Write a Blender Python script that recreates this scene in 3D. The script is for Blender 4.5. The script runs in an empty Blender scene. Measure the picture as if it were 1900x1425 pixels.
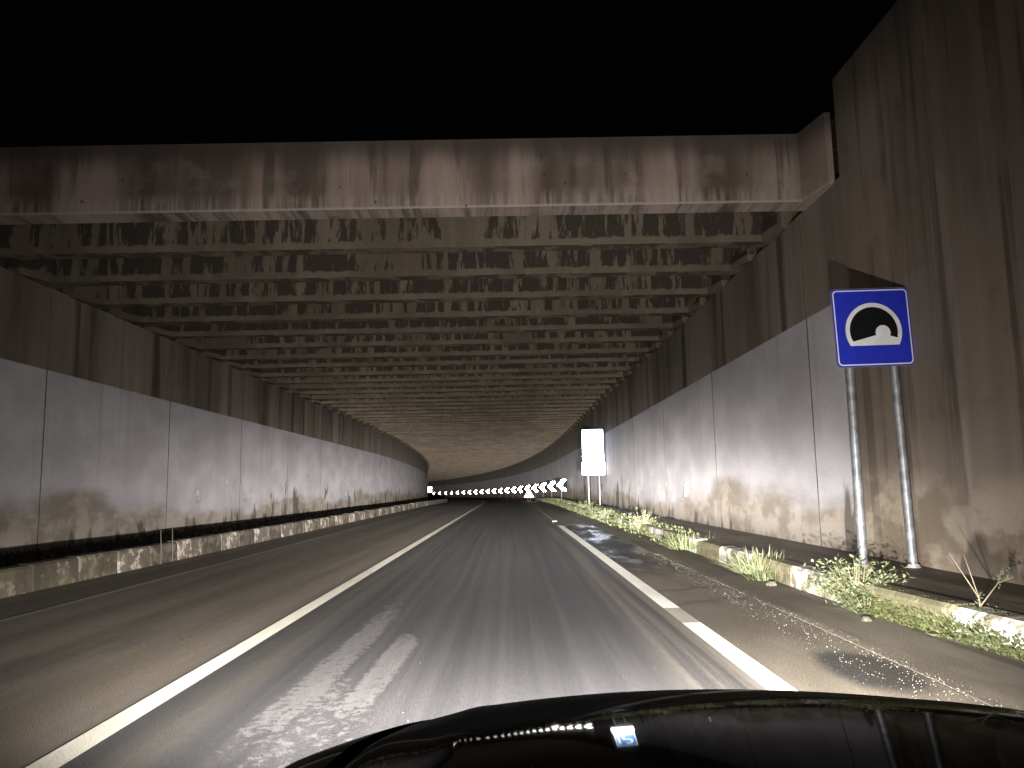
import bpy, math, random
from mathutils import Vector, Matrix
R = math.radians
random.seed(7)
sc = bpy.context.scene
col = sc.collection

# ------------------------------------------------------------------ camera
EYE = 1.25
YAW, PITCH, ROLL = R(0.334), R(7.406), R(1.1)
cam_d = bpy.data.cameras.new('camera')
cam = bpy.data.objects.new('camera', cam_d)
col.objects.link(cam)
cam_d.sensor_fit = 'HORIZONTAL'
cam_d.sensor_width = 36.0
cam_d.lens = 36.0 * 1480 / 1900
cam_d.clip_start = 0.02
cam_d.clip_end = 3000
fw = Vector((math.sin(YAW) * math.cos(PITCH), math.cos(YAW) * math.cos(PITCH), math.sin(PITCH)))
rt = Vector((math.cos(YAW), -math.sin(YAW), 0))
up = rt.cross(fw)
rt2 = rt * math.cos(ROLL) - up * math.sin(ROLL)
up2 = up * math.cos(ROLL) + rt * math.sin(ROLL)
cm = Matrix((rt2, up2, -fw)).transposed().to_4x4()
cm.translation = Vector((0, 0, EYE))
cam.matrix_world = cm
sc.camera = cam

# ------------------------------------------------------------------ world: night sky
w = bpy.data.worlds.new('World')
sc.world = w
w.use_nodes = True
wn = w.node_tree
bg = wn.nodes['Background']
sky = wn.nodes.new('ShaderNodeTexSky')
sky.sky_type = 'NISHITA'
sky.sun_disc = False
sky.sun_elevation = R(-5)
sky.sun_rotation = R(200)
wn.links.new(sky.outputs[0], bg.inputs[0])
bg.inputs[1].default_value = 0.22

sc.view_settings.view_transform = 'Standard'
sc.view_settings.look = 'None'
sc.view_settings.exposure = 0.0
sc.view_settings.gamma = 1.0
sc.view_settings.use_curve_mapping = False
sc.cycles.max_bounces = 6
sc.cycles.sample_clamp_indirect = 6.0
sc.cycles.use_denoising = True
sc.cycles.light_sampling_threshold = 0.0

# ------------------------------------------------------------------ road path
S0, RAD = 55.0, 800.0          # straight up to S0, then a left-hand bend
def grade(s):
    t = max(0.0, s - 56.0)
    return -0.0078 * (math.sqrt(t * t + 64) - 8)
def P(s, o, z=0.0):
    if s <= S0:
        x, y = o, s
    else:
        th = (s - S0) / RAD
        x = o * math.cos(th) - RAD * (1 - math.cos(th))
        y = S0 + (RAD + o) * math.sin(th)
    return (x, y, z + grade(s))
def heading(s):
    return max(0.0, (s - S0) / RAD)
WALL_R, WALL_L = 4.86, -9.6
WING_R = 4.80
S_END = 300.0
SOFFIT, BEAM_TOP = 5.6, 6.72

# ------------------------------------------------------------------ helpers
def tag(o, label=None, cat=None, group=None, kind=None):
    if label: o['label'] = label
    if cat: o['category'] = cat
    if group: o['group'] = group
    if kind: o['kind'] = kind
    return o
def empty(name, loc, rz=0.0):
    o = bpy.data.objects.new(name, None)
    o.empty_display_size = 0.2
    col.objects.link(o)
    o.location = loc
    o.rotation_euler = (0, 0, rz)
    return o
def copy_tree(o, parent=None):
    c = o.copy()
    col.objects.link(c)
    if parent: c.parent = parent
    for ch in o.children: copy_tree(ch, c)
    return c
class MB:
    def __init__(s): s.v, s.f, s.uv = [], [], []
    def face(s, pts, uvs=None):
        n = len(s.v)
        s.v += [tuple(p) for p in pts]
        s.f.append(list(range(n, n + len(pts))))
        s.uv.append(uvs if uvs else [(p[0], p[2]) for p in pts])
        return s
    def box(s, a, b, uvf=None):
        x0, y0, z0 = a; x1, y1, z1 = b
        q = [(x0,y0,z0),(x1,y0,z0),(x1,y1,z0),(x0,y1,z0),(x0,y0,z1),(x1,y0,z1),(x1,y1,z1),(x0,y1,z1)]
        for i in ((3,2,1,0),(4,5,6,7),(0,1,5,4),(1,2,6,5),(2,3,7,6),(3,0,4,7)):
            pts = [q[k] for k in i]
            s.face(pts, [uvf(p) for p in pts] if uvf else None)
        return s
    def prism(s, poly, z0, z1, uvf=None):
        """poly: plan outline counter-clockwise"""
        n = len(poly)
        top = [(x, y, z1) for x, y in poly]; bot = [(x, y, z0) for x, y in poly]
        g = uvf or (lambda p: (p[0], p[2]))
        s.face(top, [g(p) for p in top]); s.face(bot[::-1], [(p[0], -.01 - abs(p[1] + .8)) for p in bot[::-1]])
        for i in range(n):
            j = (i + 1) % n
            pts = [bot[i], bot[j], top[j], top[i]]
            s.face(pts, [g(p) for p in pts])
        return s
    def tube(s, a, b, r0, r1=None, n=12, cap=True):
        r1 = r0 if r1 is None else r1
        a, b = Vector(a), Vector(b)
        d = (b - a).normalized()
        t = Vector((1, 0, 0)) if abs(d.x) < .9 else Vector((0, 1, 0))
        u = d.cross(t).normalized(); v = d.cross(u)
        L = (b - a).length
        A = [a + (u * math.cos(2*math.pi*k/n) + v * math.sin(2*math.pi*k/n)) * r0 for k in range(n)]
        B = [b + (u * math.cos(2*math.pi*k/n) + v * math.sin(2*math.pi*k/n)) * r1 for k in range(n)]
        for k in range(n):
            j = (k + 1) % n
            s.face([A[j], A[k], B[k], B[j]], [(j/n, 0), (k/n, 0), (k/n, L), (j/n, L)])
        if cap:
            s.face(A); s.face(B[::-1])
        return s
    def build(s, name, mat, parent=None, smooth=False, loc=None, rz=0.0, weld=False):
        me = bpy.data.meshes.new(name)
        me.from_pydata(s.v, [], s.f)
        uvl = me.uv_layers.new(name='UVMap')
        k = 0
        for fi in s.uv:
            for c in fi:
                uvl.data[k].uv = c[:2]; k += 1
        if mat: me.materials.append(mat)
        if weld:
            import bmesh
            bm = bmesh.new(); bm.from_mesh(me)
            bmesh.ops.remove_doubles(bm, verts=bm.verts, dist=1e-5)
            bm.to_mesh(me); bm.free()
        if smooth:
            for p in me.polygons: p.use_smooth = True
        me.update()
        o = bpy.data.objects.new(name, me)
        col.objects.link(o)
        if parent: o.parent = parent
        if loc: o.location = loc
        o.rotation_euler = (0, 0, rz)
        return o
def sweep(prof, ss, uvf=lambda s, o, z: (s, o)):
    """prof: list of (offset, height), left to right seen from above / facing up"""
    m = MB()
    pf = prof if callable(prof) else (lambda s: prof)
    for a, b in zip(ss, ss[1:]):
        pa, pb = pf(a), pf(b)
        for i in range(len(pa) - 1):
            m.face([P(a, *pa[i]), P(a, *pa[i+1]), P(b, *pb[i+1]), P(b, *pb[i])],
                   [uvf(a, *pa[i]), uvf(a, *pa[i+1]), uvf(b, *pb[i+1]), uvf(b, *pb[i])])
    return m
def frange(a, b, st):
    n = max(1, int(round((b - a) / st)))
    return [a + (b - a) * i / n for i in range(n + 1)]

# ------------------------------------------------------------------ materials
class NT:
    def __init__(s, name):
        s.m = bpy.data.materials.new(name); s.m.use_nodes = True
        s.t = s.m.node_tree; s.b = s.t.nodes['Principled BSDF']
        s.b.inputs['Specular IOR Level'].default_value = 0.3
    def new(s, t): return s.t.nodes.new(t)
    def put(s, sock, v):
        if v is None: return
        if hasattr(v, 'node'): s.t.links.new(v, sock)
        elif isinstance(v, (tuple, list)):
            v = tuple(v)
            sock.default_value = v if len(v) == len(sock.default_value) else v + (1.0,)
        else: sock.default_value = v
    def math(s, op, a, b=None, c=None, clamp=False):
        n = s.new('ShaderNodeMath'); n.operation = op; n.use_clamp = clamp
        s.put(n.inputs[0], a); s.put(n.inputs[1], b); s.put(n.inputs[2], c)
        return n.outputs[0]
    def add(s, a, b): return s.math('ADD', a, b)
    def mul(s, a, b): return s.math('MULTIPLY', a, b)
    def sub(s, a, b): return s.math('SUBTRACT', a, b)
    def step(s, x, a, b, y0=0.0, y1=1.0):
        n = s.new('ShaderNodeMapRange'); n.interpolation_type = 'SMOOTHSTEP'
        s.put(n.inputs['Value'], x); s.put(n.inputs['From Min'], a); s.put(n.inputs['From Max'], b)
        s.put(n.inputs['To Min'], y0); s.put(n.inputs['To Max'], y1)
        return n.outputs['Result']
    def mix(s, f, a, b, mode='MIX'):
        n = s.new('ShaderNodeMix'); n.data_type = 'RGBA'; n.blend_type = mode
        s.put(n.inputs[0], f); s.put(n.inputs[6], a); s.put(n.inputs[7], b)
        return n.outputs[2]
    def uv(s):
        n = s.new('ShaderNodeUVMap'); n.uv_map = 'UVMap'
        x = s.new('ShaderNodeSeparateXYZ'); s.t.links.new(n.outputs[0], x.inputs[0])
        return x.outputs[0], x.outputs[1]
    def xyz(s, a, b, c=0.0):
        n = s.new('ShaderNodeCombineXYZ')
        s.put(n.inputs[0], a); s.put(n.inputs[1], b); s.put(n.inputs[2], c)
        return n.outputs[0]
    def noise(s, vec, scale=1.0, detail=4.0, rough=.55, dist=0.0):
        n = s.new('ShaderNodeTexNoise'); n.noise_dimensions = '3D'
        s.put(n.inputs['Vector'], vec); s.put(n.inputs['Scale'], scale); s.put(n.inputs['Detail'], detail)
        s.put(n.inputs['Roughness'], rough); s.put(n.inputs['Distortion'], dist)
        return n.outputs[0]
    def vor(s, vec, scale=1.0, feat='F1'):
        n = s.new('ShaderNodeTexVoronoi'); n.feature = feat
        s.put(n.inputs['Vector'], vec); s.put(n.inputs['Scale'], scale)
        return n.outputs
    def rnd(s):
        return s.new('ShaderNodeObjectInfo').outputs['Random']
    def bump(s, h, strength=.3, dist=.01):
        n = s.new('ShaderNodeBump'); s.put(n.inputs['Strength'], strength); s.put(n.inputs['Distance'], dist)
        s.put(n.inputs['Height'], h); s.t.links.new(n.outputs[0], s.b.inputs['Normal'])
    def out(s, color=None, rough=None, spec=None, metal=None):
        s.put(s.b.inputs['Base Color'], color); s.put(s.b.inputs['Roughness'], rough)
        s.put(s.b.inputs['Specular IOR Level'], spec); s.put(s.b.inputs['Metallic'], metal)
        return s.m

def mat_wall(name, painted=True, top=7.0):
    """old concrete wall: streaked grey-brown above, pale wash below 3.87 m, damp brown foot"""
    n = NT(name)
    u, v = n.uv()
    A = n.noise(n.xyz(n.mul(u, .42 if painted else .5), n.mul(v, .05)), 1.0, 5, .6)
    B = n.noise(n.xyz(n.mul(u, 3.0 if painted else 3.2), n.mul(v, .07), 4.0), 1.0, 5, .62)
    D = n.noise(n.xyz(n.mul(u, .75 if painted else 1.1), n.mul(v, .07), 9.0), 1.0, 6, .66)
    cloud = n.noise(n.xyz(n.mul(u, .55), n.mul(v, .8), 2.0), 1.0, 5, .6)
    grain = n.noise(n.xyz(n.mul(u, 1.0), v, 1.0), 26.0, 4, .6)
    conc = n.mix(n.step(A, .36, .66), (.105, .085, .064), (.225, .188, .158) if painted else (.215, .166, .132))
    conc = n.mix(n.mul(n.step(B, .45, .65), .5), conc, (.155, .125, .10))
    conc = n.mix(n.mul(n.step(D, .50, .64), .85), conc, (.028, .022, .018))
    conc = n.mix(n.mul(n.step(cloud, .48, .75), .35), conc, (.20, .17, .155))
    if not painted:
        E = n.noise(n.xyz(n.mul(u, 1.7), n.mul(v, .035), 51.0), 1.0, 6, .7)
        brk = n.step(n.noise(n.xyz(n.mul(u, .35), n.mul(v, .30), 77.0), 1.0, 5, .65), .34, .62)
        conc = n.mix(n.mul(n.mul(n.step(E, .55, .63), brk), .8), conc, (.040, .030, .023))
        conc = n.mix(n.mul(n.mul(n.step(E, .46, .38), n.sub(1.15, brk)), .7), conc, (.27, .215, .18))
        conc = n.mix(n.mul(n.step(n.noise(n.xyz(n.mul(u, .9), n.mul(v, .9), 83.0), 1.0, 6, .68), .52, .66), .35), conc, (.06, .048, .038))
        conc = n.mix(n.mul(n.step(n.add(v, n.mul(B, 1.6)), 6.6, 8.0), .75), conc, (.03, .025, .021))
    else:
        # run-off stains under every beam end
        ph = n.math('ABSOLUTE', n.sub(n.math('FRACT', n.mul(n.sub(u, 13.65), 1.0 / 1.98)), .5))
        E = n.noise(n.xyz(n.mul(u, .5), n.mul(v, .02), 61.0), 1.0, 3, .6)
        ro = n.mul(n.step(n.add(ph, n.mul(n.sub(B, .5), .35)), .38, .47), n.step(E, .38, .58))
        conc = n.mix(n.mul(ro, .8), conc, (.026, .021, .017))
    if painted:
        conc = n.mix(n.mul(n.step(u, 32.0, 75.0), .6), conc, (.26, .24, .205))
        pnt = n.mix(n.step(cloud, .35, .68), (.36, .345, .365), (.46, .445, .47))
        pnt = n.mix(n.mul(n.step(B, .56, .70), .30), pnt, (.23, .21, .195))
        thin = n.noise(n.xyz(n.mul(u, 9.0), n.mul(v, .035), 13.0), 1.0, 3, .5)
        pnt = n.mix(n.mul(n.step(thin, .66, .72), .5), pnt, (.13, .12, .11))
        pnt = n.mix(n.mul(n.step(D, .58, .74), .5), pnt, (.22, .20, .185))
        edge = n.add(3.87, n.mul(n.sub(n.noise(n.xyz(n.mul(u, 7.0), 0.0, 3.0), 1.0, 4, .6), .5), .035))
        col_ = n.mix(n.step(v, n.sub(edge, .012), n.add(edge, .012)), pnt, conc)
    else:
        col_ = n.mix(n.mul(n.step(v, 2.2, .3), .25), conc, (.30, .27, .25))
    # damp brown foot with a ragged upper edge
    rag = n.noise(n.xyz(n.mul(u, .13), n.mul(v, .5), 21.0), 1.0, 6, .6)
    rag2 = n.noise(n.xyz(n.mul(u, .9), n.mul(v, 1.4), 23.0), 1.0, 5, .6)
    lvl = n.add(-.35 if painted else -.2, n.mul(rag, 2.6))
    foot = n.mix(n.step(rag2, .44, .56), (.165, .13, .092), (.30, .255, .20))
    foot = n.mix(n.mul(n.step(D, .48, .62), .3), foot, (.10, .08, .06))
    col_ = n.mix(n.mul(n.step(n.sub(v, lvl), .22, -.25), .8), col_, foot)
    # peeled patches showing fresh plaster, each with a dark rim
    pw = n.noise(n.xyz(n.mul(u, .5), n.mul(v, .55), 31.0), 1.0, 6, .62, .8)
    win = n.mul(n.step(v, .7, 1.1), n.step(v, 2.3, 1.7))
    col_ = n.mix(n.mul(n.mul(n.step(pw, .60, .625), win), .35), col_, (.20, .17, .15))
    col_ = n.mix(n.mul(n.step(n.sub(pw, n.mul(n.sub(1.0, win), .2)), .628, .645), .9 if painted else .4), col_, (.55, .52, .49))
    # dark tongues of damp creeping up from the ground
    tg = n.noise(n.xyz(n.mul(u, .8), n.mul(v, .30), 41.0), 1.0, 4, .6, .4)
    tz = n.sub(tg, n.mul(v, .085))
    col_ = n.mix(n.mul(n.step(tz, .50, .545), .75), col_, (.045, .038, .030))
    col_ = n.mix(n.step(grain, .2, .8, 0.0, .22), col_, (.10, .09, .08))
    n.bump(n.add(n.mul(grain, .5), n.mul(B, .7)), .35, .012)
    return n.out(col_, n.step(cloud, .3, .7, .62, .85), .25)

def mat_beam(name, dark=1.0, spread=.0):
    """roof beam: black mould hanging down from the top, bare concrete tongues along the lower edge"""
    n = NT(name)
    u0, v = n.uv()
    r = n.rnd()
    u = n.add(u0, n.mul(r, 137.0))
    A = n.noise(n.xyz(n.mul(u, .55), n.mul(v, .12), n.mul(r, 31.0)), 1.0, 4, .6)
    B = n.noise(n.xyz(n.mul(u, 4.2), n.mul(v, .5), n.mul(r, 17.0)), 1.0, 5, .6)
    C = n.noise(n.xyz(n.mul(u, 1.6), n.mul(v, .25), n.mul(r, 11.0)), 1.0, 5, .62)
    g = n.noise(n.xyz(u, n.mul(v, 1.0), 3.0), 22.0, 4, .6)
    base = n.mix(n.step(A, .35, .65), (.092, .074, .055), (.142, .117, .088))
    base = n.mix(n.mul(n.step(C, .5, .72), .6), base, (.185, .155, .120))
    colm = n.noise(n.xyz(n.mul(u, 4.6), n.mul(v, .7), n.mul(r, 43.0)), 1.0, 5, .68)
    cov = n.add(.465, n.mul(n.sub(r, .5), .10))
    low = n.add(.03, n.mul(n.noise(n.xyz(n.mul(u, 5.0), 0.0, n.mul(r, 7.0)), 1.0, 4, .7), .17))
    md = n.mul(n.step(n.add(colm, n.mul(n.sub(A, .5), .45)), cov, n.add(cov, .06)), n.step(v, low, n.add(low, .04)))
    sb = n.noise(n.xyz(n.mul(u, 2.2), n.mul(v, 2.0), n.mul(r, 71.0)), 1.0, 5, .65)
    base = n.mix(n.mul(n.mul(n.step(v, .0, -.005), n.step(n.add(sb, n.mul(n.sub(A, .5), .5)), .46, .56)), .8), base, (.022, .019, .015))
    base = n.mix(n.mul(md, .92 * dark), base, (.024, .0195, .016))
    base = n.mix(n.step(g, .25, .8, 0, .35), base, (.07, .06, .05))
    n.bump(n.add(g, n.mul(B, .6)), .4, .012)
    return n.out(base, .9, .1)

def mat_lintel(name):
    n = NT(name)
    u, v = n.uv()
    A = n.noise(n.xyz(n.mul(u, .50), n.mul(v, .05), 5.0), 1.0, 4, .6)
    B = n.noise(n.xyz(n.mul(u, 2.6), n.mul(v, .16), 6.0), 1.0, 6, .64)
    C = n.noise(n.xyz(n.mul(u, 9.0), n.mul(v, .35), 8.0), 1.0, 4, .6)
    cl = n.noise(n.xyz(n.mul(u, 1.4), n.mul(v, 1.6), 12.0), 1.0, 5, .6)
    g = n.noise(n.xyz(u, v, 3.0), 24.0, 4, .6)
    c = n.mix(n.step(A, .40, .60), (.070, .051, .041), (.27, .205, .178))
    c = n.mix(n.mul(n.step(B, .52, .62), .8), c, (.060, .046, .037))
    c = n.mix(n.mul(n.step(cl, .48, .72), .45), c, (.27, .22, .20))
    c = n.mix(n.mul(n.step(C, .60, .70), .45), c, (.06, .05, .04))
    c = n.mix(n.mul(n.step(n.add(v, n.mul(B, .5)), 0.85, 1.30), .85), c, (.045, .036, .030))
    c = n.mix(n.mul(n.mul(n.step(v, .055, .02), n.step(v, -.004, .004)), .75), c, (.33, .285, .255))  # painted highlight: bright line of a lit lower lip, put into the colour
    low = n.mul(n.step(v, .34, .08), n.step(C, .42, .60))
    c = n.mix(n.mul(low, .55), c, (.30, .265, .24))
    pit = n.vor(n.xyz(n.mul(u, 1.0), n.mul(v, .7), 0.0), 3.0)[0]
    c = n.mix(n.mul(n.step(pit, .075, .04), .8), c, (.03, .025, .02))
    c = n.mix(n.step(g, .25, .8, 0, .25), c, (.08, .07, .06))
    n.bump(n.add(g, n.mul(C, .6)), .4, .012)
    return n.out(c, .85, .2)

def mat_road(name):
    n = NT(name)
    s, o = n.uv()
    fine = n.vor(n.xyz(s, o), 150.0)[0]
    g = n.noise(n.xyz(s, o), 130.0, 4, .7)
    lane = n.noise(n.xyz(n.mul(s, .035), n.mul(o, 1.9), 2.0), 1.0, 4, .55)
    stripe = n.noise(n.xyz(n.mul(s, .10), n.mul(o, 9.0), 6.0), 1.0, 4, .6)
    blot = n.noise(n.xyz(n.mul(s, .22), n.mul(o, .8), 11.0), 1.0, 5, .6)
    left = n.step(o, -2.0, -2.4)                      # oncoming lane: browner asphalt, colour lightened in place of headlamp light
    c = n.mix(n.step(lane, .30, .72), (.031, .030, .032), (.042, .040, .043))
    cl = n.mix(n.step(lane, .38, .62), (.110, .094, .075), (.155, .134, .108))
    c = n.mix(left, c, cl)
    c = n.mix(n.mul(n.step(stripe, .45, .75), .14), c, (.085, .081, .080))  # lengthwise sheen of the polished asphalt put into the colour as pale stripes
    c = n.mix(n.mul(n.step(blot, .55, .72), .35), c, (.035, .033, .033))
    # dust lying along the centre line and inside the right edge line
    d1 = n.mul(n.step(n.math('ABSOLUTE', n.add(o, 2.75)), .42, .05), n.step(stripe, .30, .6))
    c = n.mix(n.mul(d1, .65), c, (.150, .125, .092))
    d2 = n.mul(n.step(o, .75, 1.45), n.step(stripe, .32, .62))
    c = n.mix(n.mul(d2, .6), c, (.155, .135, .108))
    d3 = n.mul(n.step(n.math('ABSOLUTE', n.add(o, 1.85)), .30, .02), n.step(lane, .3, .6))
    c = n.mix(n.mul(d3, .4), c, (.11, .10, .075))
    # pale scuffed patch: two worn tracks of old paint in front of the car
    wob = n.noise(n.xyz(n.mul(s, .35), 3.0, 0.0), 1.0, 3, .5)
    oo = n.add(o, n.mul(n.sub(wob, .5), .22))
    t1 = n.step(n.math('ABSOLUTE', n.add(oo, 1.28)), .24, .06)
    t2 = n.step(n.math('ABSOLUTE', n.add(oo, .90)), .20, .05)
    e1 = n.mul(n.step(s, 14.0, 5.5), n.step(s, 3.0, 5.4, .25, 1.0))
    e2 = n.mul(n.step(s, 7.9, 6.6), n.step(s, 3.2, 5.6, .2, 1.0))
    speck = n.noise(n.xyz(s, o, 17.0), 13.0, 6, .74)
    speck2 = n.noise(n.xyz(n.mul(s, .30), o, 19.0), 3.2, 4, .6)
    m1 = n.math('MAXIMUM', n.mul(t1, e1), n.mul(t2, e2))
    wide = n.mul(n.step(n.math('ABSOLUTE', n.add(o, 1.05)), .62, .15), n.mul(n.step(s, 7.2, 5.2), n.step(s, 2.6, 3.8)))
    m1 = n.math('MAXIMUM', m1, n.mul(wide, .62))
    msk = n.step(n.add(n.add(m1, n.mul(n.sub(speck, .5), 2.1)), n.mul(n.sub(speck2, .5), .9)), .62, .88)
    c = n.mix(n.mul(msk, .75), c, (.112, .106, .107))
    c = n.mix(n.mul(n.step(fine, .20, .08), .28), c, (.22, .21, .20))
    c = n.mix(n.mul(n.step(n.vor(n.xyz(s, o, 4.0), 7.0)[0], .035, .015), .9), c, (.75, .74, .70))
    # seam where the resurfacing starts
    sm = n.mul(n.step(n.math('ABSOLUTE', n.sub(s, 35.0)), .16, .04), n.step(o, -2.1, -1.9))
    c = n.mix(n.mul(sm, .45), c, (.15, .14, .13))
    n.bump(n.add(n.mul(g, 1.0), n.mul(fine, .5)), 1.0, .0105)
    rg = n.add(.55, n.mul(n.step(stripe, .35, .65), .1))
    return n.out(c, rg, .35)

def mat_shoulder(name):
    n = NT(name)
    s, o = n.uv()
    fine = n.vor(n.xyz(s, o), 80.0)[0]
    g = n.noise(n.xyz(s, o), 110.0, 4, .7)
    blot = n.noise(n.xyz(n.mul(s, .35), n.mul(o, 1.0), 3.0), 1.0, 5, .6)
    c = n.mix(n.step(blot, .35, .65), (.088, .074, .056), (.140, .120, .093))
    # tarry / wet patch by the lay-by, and a round dark patch near the gutter
    wn_ = n.noise(n.xyz(n.mul(s, .6), n.mul(o, 1.6), 8.0), 1.0, 4, .6)
    wet = n.mul(n.step(n.add(s, n.mul(n.sub(wn_, .5), 6.0)), 11.2, 13.5), n.step(s, 29.0, 26.0))
    c = n.mix(n.mul(wet, .88), c, (.028, .025, .025))
    dx = n.mul(n.sub(s, 5.55), .9); dy = n.mul(n.sub(o, 2.38), 1.9)
    rr = n.math('SQRT', n.add(n.mul(dx, dx), n.mul(dy, dy)))
    st = n.step(n.add(rr, n.mul(n.sub(wn_, .5), .5)), .72, .38)
    c = n.mix(n.mul(st, .9), c, (.02, .019, .02))
    # two cracks across
    for s_, sl in ((8.9, .55), (9.9, .5)):
        ln = n.math('ABSOLUTE', n.sub(n.add(s, n.add(n.mul(o, -sl * 1.0), n.mul(n.sub(wn_, .5), .8))), s_ - sl * 2.2))
        c = n.mix(n.mul(n.step(ln, .16, .02), .5), c, (.04, .035, .03))
    pt = n.vor(n.xyz(s, o, 2.0), 15.0)[0]
    c = n.mix(n.mul(n.step(pt, .07, .03), n.sub(.9, n.mul(wet, .75))), c, (.62, .58, .48))
    c = n.mix(n.mul(n.step(fine, .22, .08), .3), c, (.30, .27, .22))
    n.bump(n.add(n.mul(g, 1.0), n.mul(fine, .5)), n.sub(1.0, n.mul(wet, .7)), .011)
    rg = n.sub(.62, n.mul(n.mul(wet, n.step(wn_, .42, .6)), .36))
    return n.out(c, rg, .3)

def mat_gutter(name, a=(.085, .072, .056), b=(.145, .125, .098)):
    n = NT(name)
    s, o = n.uv()
    bl = n.noise(n.xyz(n.mul(s, .5), n.mul(o, 2.0), 3.0), 1.0, 5, .62)
    g = n.noise(n.xyz(s, o), 60.0, 5, .7)
    st = n.noise(n.xyz(n.mul(s, .25), n.mul(o, 6.0), 7.0), 1.0, 5, .6)
    c = n.mix(n.step(bl, .35, .66), a, b)
    c = n.mix(n.mul(n.step(st, .52, .68), .6), c, tuple(x * .35 for x in a))
    pt = n.vor(n.xyz(s, o, 2.0), 18.0)[0]
    c = n.mix(n.mul(n.step(pt, .08, .03), .7), c, (.5, .46, .38))
    n.bump(g, .8, .015)
    return n.out(c, .7, .3)

def mat_pavement(name):
    n = NT(name)
    s, o = n.uv()
    bl = n.noise(n.xyz(n.mul(s, .45), n.mul(o, 3.0), 3.0), 1.0, 5, .62)
    g = n.noise(n.xyz(s, o), 30.0, 5, .7)
    st = n.noise(n.xyz(n.mul(s, .5), n.mul(o, 9.0), 7.0), 1.0, 5, .65)
    c = n.mix(n.step(bl, .35, .66), (.075, .062, .046), (.15, .128, .098))
    c = n.mix(n.mul(n.step(st, .50, .68), .6), c, (.035, .030, .024))
    n.bump(n.add(g, n.mul(st, .8)), .8, .02)
    return n.out(c, .55, .3)

def mat_verge(name):
    n = NT(name)
    s, o = n.uv()
    g = n.noise(n.xyz(s, o), 14.0, 6, .7)
    c = n.mix(n.step(g, .35, .7), (.016, .013, .010), (.042, .034, .025))
    n.bump(g, 1.0, .05)
    return n.out(c, .95, .1)

def mat_kerb(name, paint, wear, grime=(.10, .086, .06), moss=.4):
    """kerb stone with worn paint, dirt and moss; own wear for every stone"""
    n = NT(name)
    u, v = n.uv()
    r = n.rnd()
    k = n.xyz(n.add(u, n.mul(r, 61.0)), v, n.mul(r, 13.0))
    a = n.noise(k, 4.5, 6, .66)
    b = n.noise(k, 1.6, 5, .6)
    g = n.noise(k, 30.0, 4, .65)
    c = n.mix(n.step(b, .35, .65), grime, tuple(x * 1.9 for x in grime))
    c = n.mix(n.step(n.add(n.mul(a, .7), n.mul(b, .4)), wear, wear + .06), c, paint)
    c = n.mix(n.mul(n.step(n.sub(b, n.mul(v, .25)), .46, .62), moss), c, (.10, .115, .035))
    c = n.mix(n.step(g, .3, .75, 0, .3), c, (.05, .045, .035))
    n.bump(n.add(g, a), .6, .015)
    return n.out(c, .8, .25)

def mat_line(name, base, wear=.62):
    n = NT(name)
    s, o = n.uv()
    a = n.noise(n.xyz(s, n.mul(o, 1.5), 3.0), 5.0, 6, .7)
    b = n.noise(n.xyz(n.mul(s, .4), n.mul(o, 2.0), 9.0), 1.0, 4, .6)
    g = n.noise(n.xyz(s, o), 70.0, 4, .7)
    c = n.mix(n.step(b, .4, .7), base, tuple(x * .78 for x in base))
    c = n.mix(n.mul(n.step(n.add(n.mul(a, .75), n.mul(b, .35)), wear, wear + .08), .85), c, (.16, .135, .10))
    n.bump(g, 1.0, .02)
    return n.out(c, .6, .4)

def mat_plain(name, c, rough=.6, spec=.3, metal=0.0, var=.0, scale=8.0):
    n = NT(name)
    if var:
        tc = n.new('ShaderNodeTexCoord').outputs['Object']
        a = n.noise(tc, scale, 5, .62)
        cc = n.mix(n.step(a, .32, .68), tuple(x * (1 - var) for x in c), tuple(min(1, x * (1 + var)) for x in c))
        n.bump(a, .15, .005)
    else: cc = c
    return n.out(cc, rough, spec, metal)

def mat_sheeting(name, c, gain=.8, rough=.3):
    """reflective sign sheeting: a pigmented film over a mirror-like bead layer"""
    n = NT(name)
    d = n.b
    tc = n.new('ShaderNodeTexCoord').outputs['Object']
    a = n.noise(tc, 5.0, 4, .6)
    cc = n.mix(n.step(a, .3, .7), tuple(x * .86 for x in c), c)
    gl = n.new('ShaderNodeBsdfGlossy'); n.put(gl.inputs['Color'], cc); n.put(gl.inputs['Roughness'], rough)
    mx = n.new('ShaderNodeMixShader'); n.put(mx.inputs[0], gain)
    n.t.links.new(d.outputs[0], mx.inputs[1]); n.t.links.new(gl.outputs[0], mx.inputs[2])
    n.t.links.new(mx.outputs[0], n.t.nodes['Material Output'].inputs[0])
    return n.out(cc, .5, .2)

def mat_leaf(name, a, b):
    n = NT(name)
    r = n.vor(n.new('ShaderNodeTexCoord').outputs['Object'], 18.0)[1]
    x = n.new('ShaderNodeSeparateColor'); n.t.links.new(r, x.inputs[0])
    c = n.mix(x.outputs[0], a, b)
    d = n.b
    tr = n.new('ShaderNodeBsdfTranslucent'); n.put(tr.inputs[0], c)
    mx = n.new('ShaderNodeMixShader'); n.put(mx.inputs[0], .25)
    n.t.links.new(d.outputs[0], mx.inputs[1]); n.t.links.new(tr.outputs[0], mx.inputs[2])
    n.t.links.new(mx.outputs[0], n.t.nodes['Material Output'].inputs[0])
    return n.out(c, .5, .35)

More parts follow.
